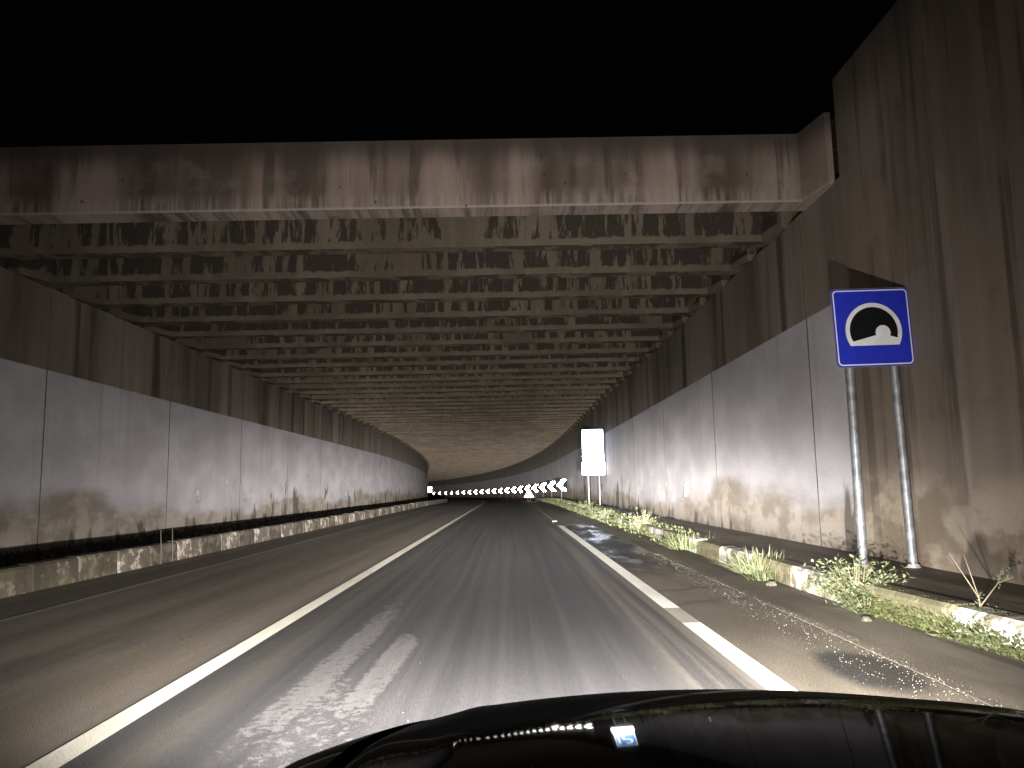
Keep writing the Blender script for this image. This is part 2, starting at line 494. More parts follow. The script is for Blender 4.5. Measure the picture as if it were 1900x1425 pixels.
M = dict(
    wall=mat_wall('painted_concrete_wall'),
    wing=mat_wall('stained_concrete_wall', painted=False),
    beam=mat_beam('mouldy_beam_concrete'),
    lintel=mat_lintel('portal_concrete'),
    road=mat_road('worn_asphalt'),
    shoulder=mat_shoulder('gravelly_asphalt'),
    gutter=mat_gutter('gutter_concrete'),
    pavement=mat_pavement('damp_pavement'),
    verge=mat_verge('dark_soil'),
    k_white=mat_kerb('kerb_white', (.40, .355, .315), .56, (.085, .07, .056), .2),
    k_black=mat_kerb('kerb_black', (.045, .040, .036), .52, (.075, .062, .048), .15),
    k_bare=mat_kerb('kerb_bare', (.165, .142, .11), .57, (.050, .042, .030), .25),
    k_yellow=mat_kerb('kerb_yellow', (.26, .235, .155), .54, (.115, .105, .062), .7),
    k_white2=mat_kerb('kerb_bright', (.58, .56, .52), .50, (.17, .155, .115), .35),
    line=mat_line('road_paint', (.74, .70, .60), .70),
    line2=mat_line('worn_road_paint', (.30, .27, .235), .60),
    line3=mat_line('edge_paint', (.80, .78, .72), .72),
    galv=mat_plain('galvanised_steel', (.17, .175, .185), .55, .3, .6, .3, 7.0),
    foot=mat_plain('concrete_footing', (.30, .28, .25), .85, .2, 0, .3),
    signback=mat_plain('sign_back', (.22, .22, .23), .5, .4, .6, .1),
    blue=mat_sheeting('blue_sheeting', (.018, .03, .42), .22, .42),
    white=mat_sheeting('white_sheeting', (.72, .70, .72), .22, .42),
    black=mat_plain('black_film', (.006, .006, .007), .7, .05),
    r_white=mat_sheeting('bright_white_sheeting', (.95, .95, .92), .85, .26),
    r_blue=mat_sheeting('bright_blue_sheeting', (.10, .32, .85), .9, .2),
    r_red=mat_sheeting('red_sheeting', (.75, .05, .03), .6, .3),
    leaf=mat_leaf('pale_weed_leaf', (.19, .23, .11), (.33, .37, .22)),
    leaf2=mat_leaf('green_weed_leaf', (.08, .105, .042), (.17, .20, .10)),
    moss=mat_leaf('moss_green', (.07, .082, .030), (.12, .13, .055)),
    dry=mat_leaf('dry_stem', (.22, .18, .11), (.36, .31, .21)),
    straw=mat_leaf('grey_straw', (.075, .062, .042), (.11, .092, .064)),
    darkgrass=mat_leaf('dark_dry_grass', (.025, .02, .012), (.055, .045, .028)),
    stone=mat_plain('pale_stone', (.50, .46, .38), .7, .3, 0, .35, 30.0),
    dullstone=mat_plain('dull_stone', (.10, .09, .072), .8, .2, 0, .35, 30.0),
    carpaint=mat_plain('black_car_paint', (.004, .004, .0045), .08, .35),
    seal=mat_plain('bitumen_seal', (.085, .076, .068), .8, .1, 0, .4, 3.0),
    rubber=mat_plain('tyre_rubber', (.02, .02, .02), .8, .3),
    trim=mat_plain('black_trim', (.015, .015, .016), .6, .3),
    alloy=mat_plain('alloy_wheel', (.5, .5, .52), .3, .5, .9),
    chrome=mat_plain('lamp_reflector', (.8, .8, .8), .1, .5, 1.0),
    rust=mat_plain('rusty_iron', (.05, .035, .025), .8, .3, .2, .4),
)
def dusty_paint(m):
    t = m.node_tree
    gl = t.nodes.new('ShaderNodeBsdfGlossy'); gl.inputs['Roughness'].default_value = .035
    df = t.nodes.new('ShaderNodeBsdfDiffuse'); df.inputs['Color'].default_value = (.004, .004, .0045, 1)
    mx = t.nodes.new('ShaderNodeMixShader'); mx.inputs[0].default_value = .05
    t.links.new(df.outputs[0], mx.inputs[1]); t.links.new(gl.outputs[0], mx.inputs[2])
    t.links.new(mx.outputs[0], t.nodes['Material Output'].inputs[0])
dusty_paint(M['carpaint'])

# ------------------------------------------------------------------ ground, road, pavements
g = MB()
ys = [-300, -60, 0, 56, 80, 120, 170, 230, 300, 420, 1500]
xs = [-1500, -300, -60, -30, 0, 30, 60, 300, 1500]
for a, b in zip(ys, ys[1:]):
    for c, d in zip(xs, xs[1:]):
        za, zb = grade(min(a, 420)) - .35, grade(min(b, 420)) - .35
        g.face([(c, a, za), (d, a, za), (d, b, zb), (c, b, zb)], [(a, c), (a, d), (b, d), (b, c)])
tag(g.build('ground', M['verge']), kind='structure')

SS = frange(-14, 56, 2.0) + frange(56, S_END, 4.0)[1:]
def kerb_o(s): return 3.34 + max(0.0, 8.5 - s) * .075
tag(sweep([(-6.36, 0), (-4.2, .006), (-2.17, .012), (-.3, .008), (1.74, 0)], SS).build('road', M['road']), kind='structure')
tag(sweep([(1.74, 0), (2.2, -.004), (2.655, -.008)], SS).build('road_shoulder', M['shoulder']), kind='structure')
tag(sweep(lambda s: [(2.655, -.03), (2.67, -.03), (2.672, -.006), (kerb_o(s) + .02, .012)], SS).build('gutter', M['gutter']), kind='structure')
tag(sweep(lambda s: [(kerb_o(s) + .24, .245), (4.2, .262), (4.62, .255), (5.3, .245)], SS).build('pavement', M['pavement']), kind='structure')
tag(sweep([(-10.2, .16), (-8.6, .15), (-7.2, .20), (-6.62, .27)], SS).build('verge', M['verge']), kind='structure')

def line(o0, o1, s0, s1, mat, z=.016, name='road_line'):
    ss = frange(s0, s1, 2.0)
    def zz(o): return z
    return tag(sweep([(o0, zz(o0)), (o1, zz(o1))], ss).build(name, M[mat]), kind='structure')
line(-2.25, -2.09, -6, S_END - 5, 'line', .0165, 'centre_line')
line(-5.24, -5.13, -6, S_END - 5, 'line2', .0075, 'left_edge_line')
line(1.545, 1.715, -4, 7.45, 'line3', .0055, 'right_edge_line')
line(1.545, 1.715, 7.45, 8.35, 'line2', .0055, 'right_edge_line')
line(1.545, 1.715, 8.35, 26.2, 'line3', .0055, 'right_edge_line')
line(1.58, 1.69, 30.5, S_END - 5, 'line2', .0055, 'right_edge_line')

# ------------------------------------------------------------------ kerbs, stone by stone
def kerb_run(name, cell, s0, s1, L, side):
    base = sweep((lambda s: [(-6.60, .05), (-6.40, .05)]) if side < 0 else (lambda s: [(kerb_o(s) + .02, .05), (kerb_o(s) + .22, .05)]),
                 frange(s0, s1, 4.0)).build(name, M['foot'])
    tag(base, kind='structure')
    s = s0
    i = 0
    while s < s1 - .1:
        e = min(s1, s + L)
        a, b = s + .008, e - .008
        H = .35 if side < 0 else .25
        m = MB()
        j = [random.uniform(-.010, .010) for _ in range(6)]
        def of(ss_): return -6.36 if side < 0 else kerb_o(ss_)
        sg = -1 if side < 0 else 1
        # section: foot of face, face, chamfer, top, back (in the direction away from the road)
        sec = [(0, -.03), (.012, .06), (.022, H - .035), (.055, H), (.235, H + .004), (.24, -.03)]
        rings = []
        for ss_, e_ in ((a, 0), (a + .02, 1), (b - .02, 1), (b, 0)):
            ring = []
            for k, (do, z) in enumerate(sec):
                q = 0 if e_ else .012
                ring.append((ss_, of(ss_) + sg * (do + j[0] + (q if k < 4 else -q)), z + (j[1] if k > 1 else 0) - (q if 2 <= k <= 4 else 0)))
            rings.append(ring)
        for r0, r1 in zip(rings, rings[1:]):
            for k in range(len(sec) - 1):
                q = [r0[k], r0[k+1], r1[k+1], r1[k]]
                if side > 0: q = q[::-1]
                m.face([P(*p) for p in q], [(p[0], p[2] + (p[1] if 3 <= k else 0) * .0) for p in q])
        for rr, fl in ((rings[0], side > 0), (rings[-1], side < 0)):
            q = rr if not fl else rr[::-1]
            m.face([P(*p) for p in q], [(p[0], p[2]) for p in q])
        m.build('kerb_stone', M[cell(i, s)], base)
        s = e; i += 1
def lcell(i, s):
    if s < 13.2: return 'k_bare'
    return 'k_white' if int(round((s - 13.25) / 1.17)) % 2 == 0 else 'k_black'
kerb_run('kerb_left', lcell, 13.25 - 1.17 * 13, 13.25 + 1.17 * 72, 1.17, -1)
def rcell(i, s):
    return 'k_white2' if int(round((s - 4.9) / 1.63)) % 2 == 0 else 'k_yellow'
kerb_run('kerb_right', rcell, 4.9 - 1.63 * 5, 4.9 + 1.63 * 50, 1.63, 1)

# ------------------------------------------------------------------ the tunnel
TUN = empty('road_tunnel', (0, 12, 0))
tag(TUN, 'old concrete cut-and-cover tunnel with dark ribbed beam roof and pale painted lower walls', 'tunnel')
def child(o):
    o.parent = TUN
    o.matrix_parent_inverse = Matrix.Translation((0, -12, 0))
    return o
# wall panels with open joints
def panels(o_face, sgn, s_start, joint0):
    s = s_start
    nxt = joint0
    while s < S_END:
        e = min(nxt, S_END); nxt += 6.1
        a, b = s + .002, e - .002
        m = MB()
        jit = 0.0
        c = .002
        f = o_face + sgn * jit
        def q(pts):
            pts = pts if sgn < 0 else pts[::-1]
            m.face([P(*p) for p in pts], [(p[0], p[2]) for p in pts])
        bk = o_face + sgn * .32
        z0, z1 = -.3, SOFFIT + (.02 if True else 0)
        F = [(a + c, f, z0), (b - c, f, z0), (b - c, f, z1), (a + c, f, z1)]
        G = [(a, f + sgn * c, z0), (b, f + sgn * c, z0), (b, f + sgn * c, z1), (a, f + sgn * c, z1)]
        K = [(a, bk, z0), (b, bk, z0), (b, bk, z1), (a, bk, z1)]
        q(F)
        q([G[0], F[0], F[3], G[3]]); q([F[1], G[1], G[2], F[2]])
        q([K[0], G[0], G[3], K[3]]); q([G[1], K[1], K[2], G[2]])
        q([G[3], F[3], F[2], G[2]][::-1]); q([K[3], G[3], G[2], K[2]][::-1])
        child(m.build('wall_panel', M['wall']))
        m = MB()
        q([(e - .016, f + sgn * .004, z0), (e + .016, f + sgn * .004, z0), (e + .016, f + sgn * .004, z1), (e - .016, f + sgn * .004, z1)][:0] or
          [(e - .016, f - sgn * .006, z0), (e + .016, f - sgn * .006, z0), (e + .016, f - sgn * .006, z1 - .05), (e - .016, f - sgn * .006, z1 - .05)])
        q([(e - .020, f + sgn * .004, z0), (e - .016, f - sgn * .006, z0), (e - .016, f - sgn * .006, z1 - .05), (e - .020, f + sgn * .004, z1 - .05)])
        q([(e + .016, f - sgn * .006, z0), (e + .020, f + sgn * .004, z0), (e + .020, f + sgn * .004, z1 - .05), (e + .016, f - sgn * .006, z1 - .05)])
        child(m.build('joint_seal', M['seal']))
        s = e
panels(WALL_R, 1, 11.0, 12.65)
panels(WALL_L, -1, 11.0, 16.5)
# backing behind the panels so the joints read dark and closed
for o0, o1 in ((WALL_R + .33, WALL_R + .6), (WALL_L - .6, WALL_L - .33)):
    m = sweep([(o0, -.3), (o0, BEAM_TOP + .2), (o1, BEAM_TOP + .2), (o1, -.3), (o0, -.3)] if o0 > 0 else
              [(o1, -.3), (o0, -.3), (o0, BEAM_TOP + .2), (o1, BEAM_TOP + .2), (o1, -.3)],
              frange(11.0, 56, 6) + frange(56, S_END, 6)[1:], lambda s, o, z: (s, z))
    child(m.build('wall_backing', M['wing']))
# portal beam with a returned right end
XL, XR = WALL_L - .2, WALL_R + .25
def outline(d, inset, xl=XL, xr=XR, notch=False):
    """plan outline of a beam: straight front, ends turned towards the open air along the walls"""
    e = .72
    return [(xl, inset - e), (WALL_L + .06 + inset, inset - e), (WALL_L + .28, inset),
            (WALL_R - .20, inset), (WALL_R - .06 - inset, inset - e)] + (
            [(WALL_R + .03, inset - e), (WALL_R + .03, .1), (xr, .1)] if notch else [(xr, inset - e)]) + [(xr, d - inset), (xl, d - inset)]
pm = MB()
uvp = lambda p: (p[0], p[2] - SOFFIT)
H = BEAM_TOP - SOFFIT
pm.prism(outline(.42, .0, notch=True), SOFFIT, BEAM_TOP, uvp)
po = pm.build('portal_beam', M['lintel'], TUN)
po.location = (0, 0, 0)
# roof beams
bm_ = MB()
bm_.prism(outline(.34, .0), SOFFIT, SOFFIT + .045, uvp)
bm_.prism(outline(.33, .015), SOFFIT + .046, BEAM_TOP - .06, uvp)
b0 = bm_.build('roof_beam', M['beam'], TUN)
SP = 1.98
k = 0
while 14.0 + k * SP < S_END - 3:
    s = 14.0 + k * SP
    b = b0 if k == 0 else b0.copy()
    if k:
        col.objects.link(b); b.parent = TUN
    x, y, z = P(s, 0, random.uniform(-.018, .018))
    b.location = (x, y - 12, z); b.rotation_euler = (R(random.uniform(-.15, .15)), 0, heading(s))
    k += 1
m = sweep([(XL + .02, BEAM_TOP - .25), (XL + .02, BEAM_TOP - .03), (XR - .02, BEAM_TOP - .03), (XR - .02, BEAM_TOP - .25), (XL + .02, BEAM_TOP - .25)],
          frange(12.44, 56, 6) + frange(56, S_END, 6)[1:], lambda s, o, z: (s, o))
child(m.build('roof_slab', M['beam']))
# recessed return between portal beam and the wing wall
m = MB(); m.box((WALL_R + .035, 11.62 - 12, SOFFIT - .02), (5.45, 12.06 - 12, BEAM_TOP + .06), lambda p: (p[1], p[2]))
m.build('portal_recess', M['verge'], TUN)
m = MB(); m.box((4.90, 10.99 - 12, SOFFIT + .025), (5.4, 11.6 - 12, SOFFIT + .07), lambda p: (p[1], p[2]))
m.build('portal_ledge', M['lintel'], TUN)

# ------------------------------------------------------------------ wing walls
def wing(o_face, sgn, s0, s1, top0, top1, label, bays):
    root = empty('wing_wall', (o_face, s1, 0))
    tag(root, label, 'wall')
    for a, b in zip(bays, bays[1:]):
        m = MB()
        a2, b2 = a + .006, b - .006
        def zt(s): return top1 + (top0 - top1) * (s1 - s) / (s1 - s0)
        c = .02
        f0 = o_face
        def q(pts):
            pts = pts if sgn < 0 else pts[::-1]
            m.face([(p[1] - o_face, p[0] - s1, p[2]) for p in pts], [(p[0] + 200, p[2]) for p in pts])
        F = [(a2 + c, f0, -.3), (b2 - c, f0, -.3), (b2 - c, f0, zt(b2) - c), (a2 + c, f0, zt(a2) - c)]
        G = [(a2, f0 + sgn * c, -.3), (b2, f0 + sgn * c, -.3), (b2, f0 + sgn * c, zt(b2)), (a2, f0 + sgn * c, zt(a2))]
        K = [(a2, f0 + sgn * .5, -.3), (b2, f0 + sgn * .5, -.3), (b2, f0 + sgn * .5, zt(b2)), (a2, f0 + sgn * .5, zt(a2))]
        q(F)
        for i, j in ((0, 3), (1, 2)):
            pass
        q([G[0], F[0], F[3], G[3]]); q([F[1], G[1], G[2], F[2]]); q([F[3], F[2], G[2], G[3]])
        q([K[0], G[0], G[3], K[3]]); q([G[1], K[1], K[2], G[2]]); q([G[3], G[2], K[2], K[3]])
        q([K[1], K[0], K[3], K[2]])
        m.build('wall_bay', M['wing'], root)
    return root
wing(WING_R, 1, -14.0, 10.93, 6.6, 7.06, 'tall rain-streaked concrete wing wall rising beside the blue tunnel sign', [-14, -7.6, -1.4, 4.8, 10.93])
wing(WALL_L, -1, -14.0, 10.93, 6.6, 7.06, 'long concrete wing wall on the verge across from the blue tunnel sign', [-14, -7.6, -1.4, 4.8, 10.93])

# ------------------------------------------------------------------ signs
def rrect(w, h, r, n=6):
    pts = []
    for cx, cz, a0 in ((w/2 - r, h/2 - r, 0), (-w/2 + r, h/2 - r, 90), (-w/2 + r, -h/2 + r, 180), (w/2 - r, -h/2 + r, 270)):
        for k in range(n + 1):
            a = R(a0 + 90 * k / n)
            pts.append((cx + r * math.cos(a), cz + r * math.sin(a)))
    return pts
def flat(poly, y, name, mat, parent):
    m = MB(); pts = [(x, y, z) for x, z in poly]
    m.face(pts)
    return m.build(name, M[mat], parent)
def ringface(outer, inner, y, name, mat, parent):
    m = MB(); n = len(outer)
    for i in range(n):
        j = (i + 1) % n
        m.face([(outer[i][0], y, outer[i][1]), (outer[j][0], y, outer[j][1]), (inner[j][0], y, inner[j][1]), (inner[i][0], y, inner[i][1])])
    return m.build(name, M[mat], parent)
def slab(poly, y0, y1, name, mat, parent):
    """upright plate, y0 front (towards traffic) y1 back"""
    m = MB(); n = len(poly)
    m.face([(x, y0, z) for x, z in poly]); m.face([(x, y1, z) for x, z in poly][::-1])
    for i in range(n):
        j = (i + 1) % n
        m.face([(poly[i][0], y0, poly[i][1]), (poly[i][0], y1, poly[i][1]), (poly[j][0], y1, poly[j][1]), (poly[j][0], y0, poly[j][1])][::-1])
    return m.build(name, M[mat], parent)

# blue tunnel sign
SY = 9.25
sg = empty('tunnel_sign', (4.33, SY, .26), R(2))
tag(sg, 'square blue road sign with black and white tunnel symbol on two steel posts', 'sign')
for px, lean in ((-.29, .012), (.29, -.045)):
    m = MB()
    m.tube((px, .07, -.02), (px + lean, .07, 3.05), .052, n=20)
    m.tube((px + lean, .07, 3.05), (px + lean, .07, 3.062), .054, n=16)
    m.build('post', M['galv'], sg, smooth=True)
    m = MB(); m.tube((px, .07, -.05), (px, .07, .035), .11, .062, n=14)
    m.build('footing', M['foot'], sg)
pl = empty('tmp', (0, 0, 0)); bpy.data.objects.remove(pl)
CX, CZ = .0, 2.79
S = .462
tilt = R(1.3)
def loc2(poly):
    return [(CX + x * math.cos(tilt) - z * math.sin(tilt), CZ + x * math.sin(tilt) + z * math.cos(tilt)) for x, z in poly]
plate = slab(loc2(rrect(2*S + .02, 2*S + .02, .06)), 0.0, .004, 'plate', 'signback', sg)
for o in (slab(loc2(rrect(2*S + .008, 2*S + .008, .055)), -.0025, -.0005, 'blue_field', 'blue', sg),):
    o['label'] = 'deep blue reflective sign face'
ringface(loc2(rrect(2*S - .022, 2*S - .022, .05)), loc2(rrect(2*S - .05, 2*S - .05, .04)), -.004, 'white_border', 'white', sg)
def cutcircle(cx, cz, r, zcut, n=40):
    a0 = math.asin(max(-1, min(1, (zcut - cz) / r)))
    return [(cx + r * math.cos(a), cz + r * math.sin(a)) for a in [a0 + (math.pi - 2 * a0) * k / n for k in range(n + 1)]]
u = S
flat(loc2(cutcircle(.015*u, -.10*u, .735*u, -.47*u)), -.0045, 'white_arch', 'white', sg)
cx, cz, r = .015*u, -.10*u, .625*u
arch = [(x, z) for x, z in cutcircle(cx, cz, r, -.30*u)]
arch[0] = (.63*u, -.28*u); arch[-1] = (-.55*u, -.355*u)
flat(loc2(arch), -.006, 'black_bore', 'black', sg)
road_p = [(-.56*u, -.365*u), (.04*u, -.215*u), (.30*u, -.20*u), (.63*u, -.295*u), (.60*u, -.37*u)]
flat(loc2(road_p[::-1]), -.0075, 'white_road', 'white', sg)
flat(loc2([(.25*u + .195*u*math.cos(a), -.15*u + .195*u*math.sin(a)) for a in [2*math.pi*k/28 for k in range(28)]]), -.0078, 'white_exit', 'white', sg)
m = MB()
for zz in (2.5, 3.08): m.box((-.42, .006, zz), (.42, .04, zz + .04))
m.build('back_rail', M['galv'], sg)

# lay-by sign, tall and bright
lx, ly, lz = P(40, 4.22, .25)
az = math.atan2(lx - .4, ly)
ls = empty('lay_by_sign', (lx, ly, lz), -az)
tag(ls, 'tall bright white-lit reflective sign with extra panel on two posts beside the tunnel wall', 'sign')
for px in (-.27, .27):
    m = MB(); m.tube((px, .06, -.05), (px, .06, 3.4), .042, n=12)
    m.build('post', M['galv'], ls, smooth=True)
slab([(x, z + 3.02) for x, z in rrect(1.06, 1.62, .06)], 0, .005, 'main_plate', 'signback', ls)
flat([(x, z + 3.02) for x, z in rrect(1.05, 1.61, .055)], -.003, 'blue_field', 'r_blue', ls)
ringface([(x, z + 3.02) for x, z in rrect(1.03, 1.59, .05)], [(x, z + 3.02) for x, z in rrect(.97, 1.53, .045)], -.0045, 'white_border', 'r_white', ls)
# white lane-and-bay symbol
def strip(pts, wd):
    L, Rr_ = [], []
    for i, p in enumerate(pts):
        a = Vector(pts[max(0, i - 1)]); b = Vector(pts[min(len(pts) - 1, i + 1)])
        d = (b - a).normalized(); nn = Vector((-d.y, d.x)) * wd / 2
        L.append((p[0] + nn.x, p[1] + nn.y)); Rr_.append((p[0] - nn.x, p[1] - nn.y))
    return L, Rr_
def stripface(pts, wd, y, name, mat, parent):
    L, Q = strip(pts, wd); m = MB()
    for i in range(len(pts) - 1):
        m.face([(L[i][0], y, L[i][1]), (Q[i][0], y, Q[i][1]), (Q[i+1][0], y, Q[i+1][1]), (L[i+1][0], y, L[i+1][1])][::-1])
    return m.build(name, M[mat], parent)
arc = [(-.02, 3.52)] + [(.08 + .22 * math.sin(a), 3.30 + .22 * math.cos(a)) for a in [math.pi * k / 12 for k in range(13)]] + [(-.02, 3.08), (-.10, 2.98), (-.10, 2.72)]
stripface(arc, .12, -.005, 'bay_symbol', 'r_white', ls)
stripface([(-.34, 2.45), (-.34, 3.55)], .10, -.005, 'lane_symbol', 'r_white', ls)
flat([(x, z + 2.42) for x, z in rrect(.86, .20, .02)], -.0052, 'white_text_band', 'r_white', ls)
slab([(x, z + 1.86) for x, z in rrect(1.14, .62, .05)], -.004, .001, 'extra_panel', 'signback', ls)
flat([(x, z + 1.86) for x, z in rrect(1.13, .61, .045)], -.007, 'extra_panel_face', 'r_white', ls)

# chevron boards round the bend
def chevron():
    e = empty('chevron_board', (0, 0, 0))
    m = MB(); m.tube((0, .05, -.05), (0, .05, 1.5), .03, n=8); m.build('post', M['galv'], e, smooth=True)
    slab([(x, z + 1.16) for x, z in rrect(.92, .92, .04, 3)], 0, .004, 'plate', 'black', e)
    w_ = .20
    pts = [(.16, .45), (.40, .45), (.08, 0), (.40, -.45), (.16, -.45), (-.40, -.0)]
    pts = [(.06, .44), (.40, .44), (.02, 0), (.40, -.44), (.06, -.44), (-.38, 0)]
    m = MB()
    up_ = [(-.38, 0), (.02, 0), (.40, .44), (.06, .44)]
    dn_ = [(-.38, 0), (.06, -.44), (.40, -.44), (.02, 0)]
    for q in (up_, dn_): m.face([(x, -.004, z + 1.16) for x, z in q])
    m.build('white_chevron', M['r_white'], e)
    return e
ch0 = chevron()
for i in range(20):
    c = ch0 if i == 0 else copy_tree(ch0)
    s = 64 + 11 * i
    x, y, z = P(s, 4.2, .25)
    c.location = (x, y, z)
    aim = math.atan2(x - .4, y)
    c.rotation_euler = (0, 0, -aim)
    nth = ('first second third fourth fifth sixth seventh eighth ninth tenth eleventh twelfth thirteenth fourteenth fifteenth '
           'sixteenth seventeenth eighteenth nineteenth twentieth').split()[i]
    tag(c, nth + ' left-pointing chevron board along the bend, counted from the tall bright sign', 'chevron sign', 'chevron boards along the bend')

# small warning triangle standing on the shoulder
x, y, z = P(82, 2.45, 0)
ts = empty('warning_triangle', (x, y, z), -math.atan2(x - .4, y))
tag(ts, 'low bright triangular warning sign standing on the shoulder before the chevron boards', 'warning sign')
for px in (-.14, .14):
    m = MB(); m.tube((px, .06, 0), (px * .8, .03, .75), .02, n=8); m.build('leg', M['galv'], ts)
tri = lambda k: [(-.50*k, .40 + (.33*(1-k))), (.50*k, .40 + (.33*(1-k))), (.0, 1.30 - .62*(1-k))]
slab(tri(1.0), 0, .004, 'plate', 'signback', ts)
flat(tri(.99), -.003, 'red_border', 'r_red', ts)
flat(tri(.86), -.006, 'white_field', 'r_white', ts)

# far sign at the end of the visible bend
x, y, z = P(279, 3.95, .25)
fs = empty('distant_sign', (x, y, z), -math.atan2(x - .4, y))
tag(fs, 'small far-off bright rectangular sign at the end of the chevron row', 'sign')
for px in (-.45, .45):
    m = MB(); m.tube((px, .06, 0), (px, .06, 3.4), .04, n=8); m.build('post', M['galv'], fs)
slab([(x_, z_ + 2.55) for x_, z_ in rrect(1.3, 1.9, .06)], 0, .005, 'plate', 'signback', fs)
flat([(x_, z_ + 2.55) for x_, z_ in rrect(1.28, 1.88, .05)], -.004, 'white_face', 'r_white', fs)

# white reflector strip bolted to the right wall
x, y, z = P(22.0, WALL_R - .02, .93)
rf = empty('wall_reflector', (x, y, z))
tag(rf, 'short narrow white marker strip fixed low on the tunnel wall', 'reflector')
m = MB(); m.box((-.05, -.035, 0), (-.0, .035, .36)); m.build('backing', M['galv'], rf)
m = MB(); m.box((-.056, -.034, .012), (-.0505, .034, .348)); m.build('reflective_face', M['r_white'], rf)

# road stud by the broken end of the right edge line
x, y, z = P(29.3, 1.62, .0)
rs = empty('road_stud', (x, y, z))
tag(rs, 'pale reflective road stud at the gap in the edge line', 'road stud')
m = MB()
a_, b_ = [(-.09, -.07), (.09, -.07), (.09, .07), (-.09, .07)], [(-.075, -.035), (.075, -.035), (.075, .035), (-.075, .035)]
for i in range(4):
    j = (i + 1) % 4
    m.face([(a_[i][0], a_[i][1], 0), (a_[j][0], a_[j][1], 0), (b_[j][0], b_[j][1], .035), (b_[i][0], b_[i][1], .035)])
m.face([(x_, y_, .035) for x_, y_ in b_]); m.build('housing', M['k_white2'], rs)
m = MB(); m.face([(-.07, -.068, .006), (.07, -.068, .006), (.062, -.040, .034), (-.062, -.040, .034)]); m.build('lens', M['r_white'], rs)

# ------------------------------------------------------------------ weeds
def blade(m, base, dirv, L, wd, bend, seg=3):
    b = Vector(base); d = Vector(dirv).normalized()
    side = d.cross(Vector((0, 0, 1)))
    side = side.normalized() if side.length > 1e-3 else Vector((1, 0, 0))
    a = random.uniform(-.6, .6)
    side = (side * math.cos(a) + d.cross(side) * math.sin(a)).normalized()
    prev = None
    for k in range(seg + 1):
        t = k / seg
        c = b + d * (L * t) + Vector((d.x, d.y, 0)) * (bend * L * t * t) - Vector((0, 0, 1)) * (bend * .55 * L * t * t)
        ww = wd * (1 - t) ** .7 * (.45 + .55 * min(1, t * 4 + .2))
        l, r = c + side * ww, c - side * ww
        if prev: m.face([prev[0], prev[1], r, l])
        prev = (l, r)
    return c
def leaf(m, c, d, L, wd):
    d = Vector(d).normalized(); s_ = d.cross(Vector((random.uniform(-.5, .5), random.uniform(-.5, .5), 1))).normalized()
    c = Vector(c)
    m.face([c, c + d * L * .5 + s_ * wd, c + d * L, c + d * L * .5 - s_ * wd])
def weed(s, o, z, rad, ht, n, mat, label, kind='bush', group=None, cat='weed'):
    x, y, zz = P(s, o, z)
    root = empty('weed_plant', (x, y, zz), random.uniform(0, 6))
    tag(root, label, cat, group)
    ms, ml = MB(), MB()
    for i in range(n):
        a = random.uniform(0, 2 * math.pi); q = random.random() ** .6
        el = R(random.uniform(15, 85))
        L = ht * random.uniform(.45, 1.05) * (1 if el > .7 else rad / ht)
        b = (math.cos(a) * rad * .25 * q, math.sin(a) * rad * .25 * q, -.03)
        d = (math.cos(a) * math.cos(el), math.sin(a) * math.cos(el), math.sin(el))
        blade(ms, b, d, L, .004, random.uniform(.1, .35), 3)
        for t in range(random.randint(5, 9)):
            tt = random.uniform(.25, 1.0)
            c = Vector(b) + Vector(d) * L * tt + Vector((d[0], d[1], 0)) * .2 * L * tt * tt - Vector((0, 0, .11 * L * tt * tt))
            la = random.uniform(0, 6.3)
            leaf(ml, c, (math.cos(la), math.sin(la), random.uniform(-.2, .9)), random.uniform(.035, .085), random.uniform(.007, .016))
    tag(ms.build('stems', M['dry'], root), kind='stuff'); tag(ml.build('leaves', M[mat], root), kind='stuff')
    return root
def grass(s, o, z, rad, ht, n, mat, label, cat='weed', group=None):
    x, y, zz = P(s, o, z)
    root = empty('grass_tuft', (x, y, zz))
    tag(root, label, cat, group)
    m, m2 = MB(), MB()
    for i in range(n):
        a = random.uniform(0, 6.283); q = random.random() ** .7
        el = R(random.uniform(35, 88))
        d = (math.cos(a) * math.cos(el), math.sin(a) * math.cos(el), math.sin(el))
        mm = m if i % 5 else m2
        blade(mm, (math.cos(a) * rad * q, math.sin(a) * rad * q, -.02), d, ht * random.uniform(.4, 1.0), random.uniform(.004, .008), random.uniform(.2, .7), 4)
    tag(m.build('blades', M[mat], root), kind='stuff'); tag(m2.build('dry_blades', M['dry'], root), kind='stuff')
    return root
weed(8.15, 3.44, .10, .50, .50, 300, 'leaf', 'large pale spiky weed spilling over the kerb by the blue sign posts')
weed(7.75, 3.36, .03, .36, .28, 110, 'leaf2', 'low pale weed clump at the kerb foot below the spiky weed')
grass(10.9, 3.34, .08, .34, .46, 420, 'leaf', 'arching green grass tuft on the kerb, first before the tunnel mouth')
grass(10.45, 3.30, .04, .26, .24, 200, 'leaf2', 'short green tuft at the kerb foot by the arching grass')
grass(14.9, 3.30, .10, .42, .42, 300, 'leaf2', 'ragged green weed tuft covering the kerb just inside the tunnel')
weed(16.0, 3.25, .06, .30, .26, 50, 'leaf2', 'small leafy weed on the kerb beyond the ragged tuft')
weed(21.0, 3.45, .15, .55, .62, 90, 'leaf', 'tall leafy weed on the kerb at the bay before the bright sign')
weed(24.6, 3.4, .12, .5, .42, 70, 'leaf2', 'leafy weed in the kerb strip behind the tall leafy weed')
weed(28.5, 3.4, .12, .5, .46, 70, 'leaf', 'pale weed in the kerb strip on the near side of the bright sign')
weed(33.0, 3.4, .15, .6, .5, 70, 'leaf2', 'spreading weed in the kerb strip a little before the bright sign')
weed(38.3, 3.6, .2, .6, .55, 70, 'leaf', 'weed clump growing in front of the bright sign posts')
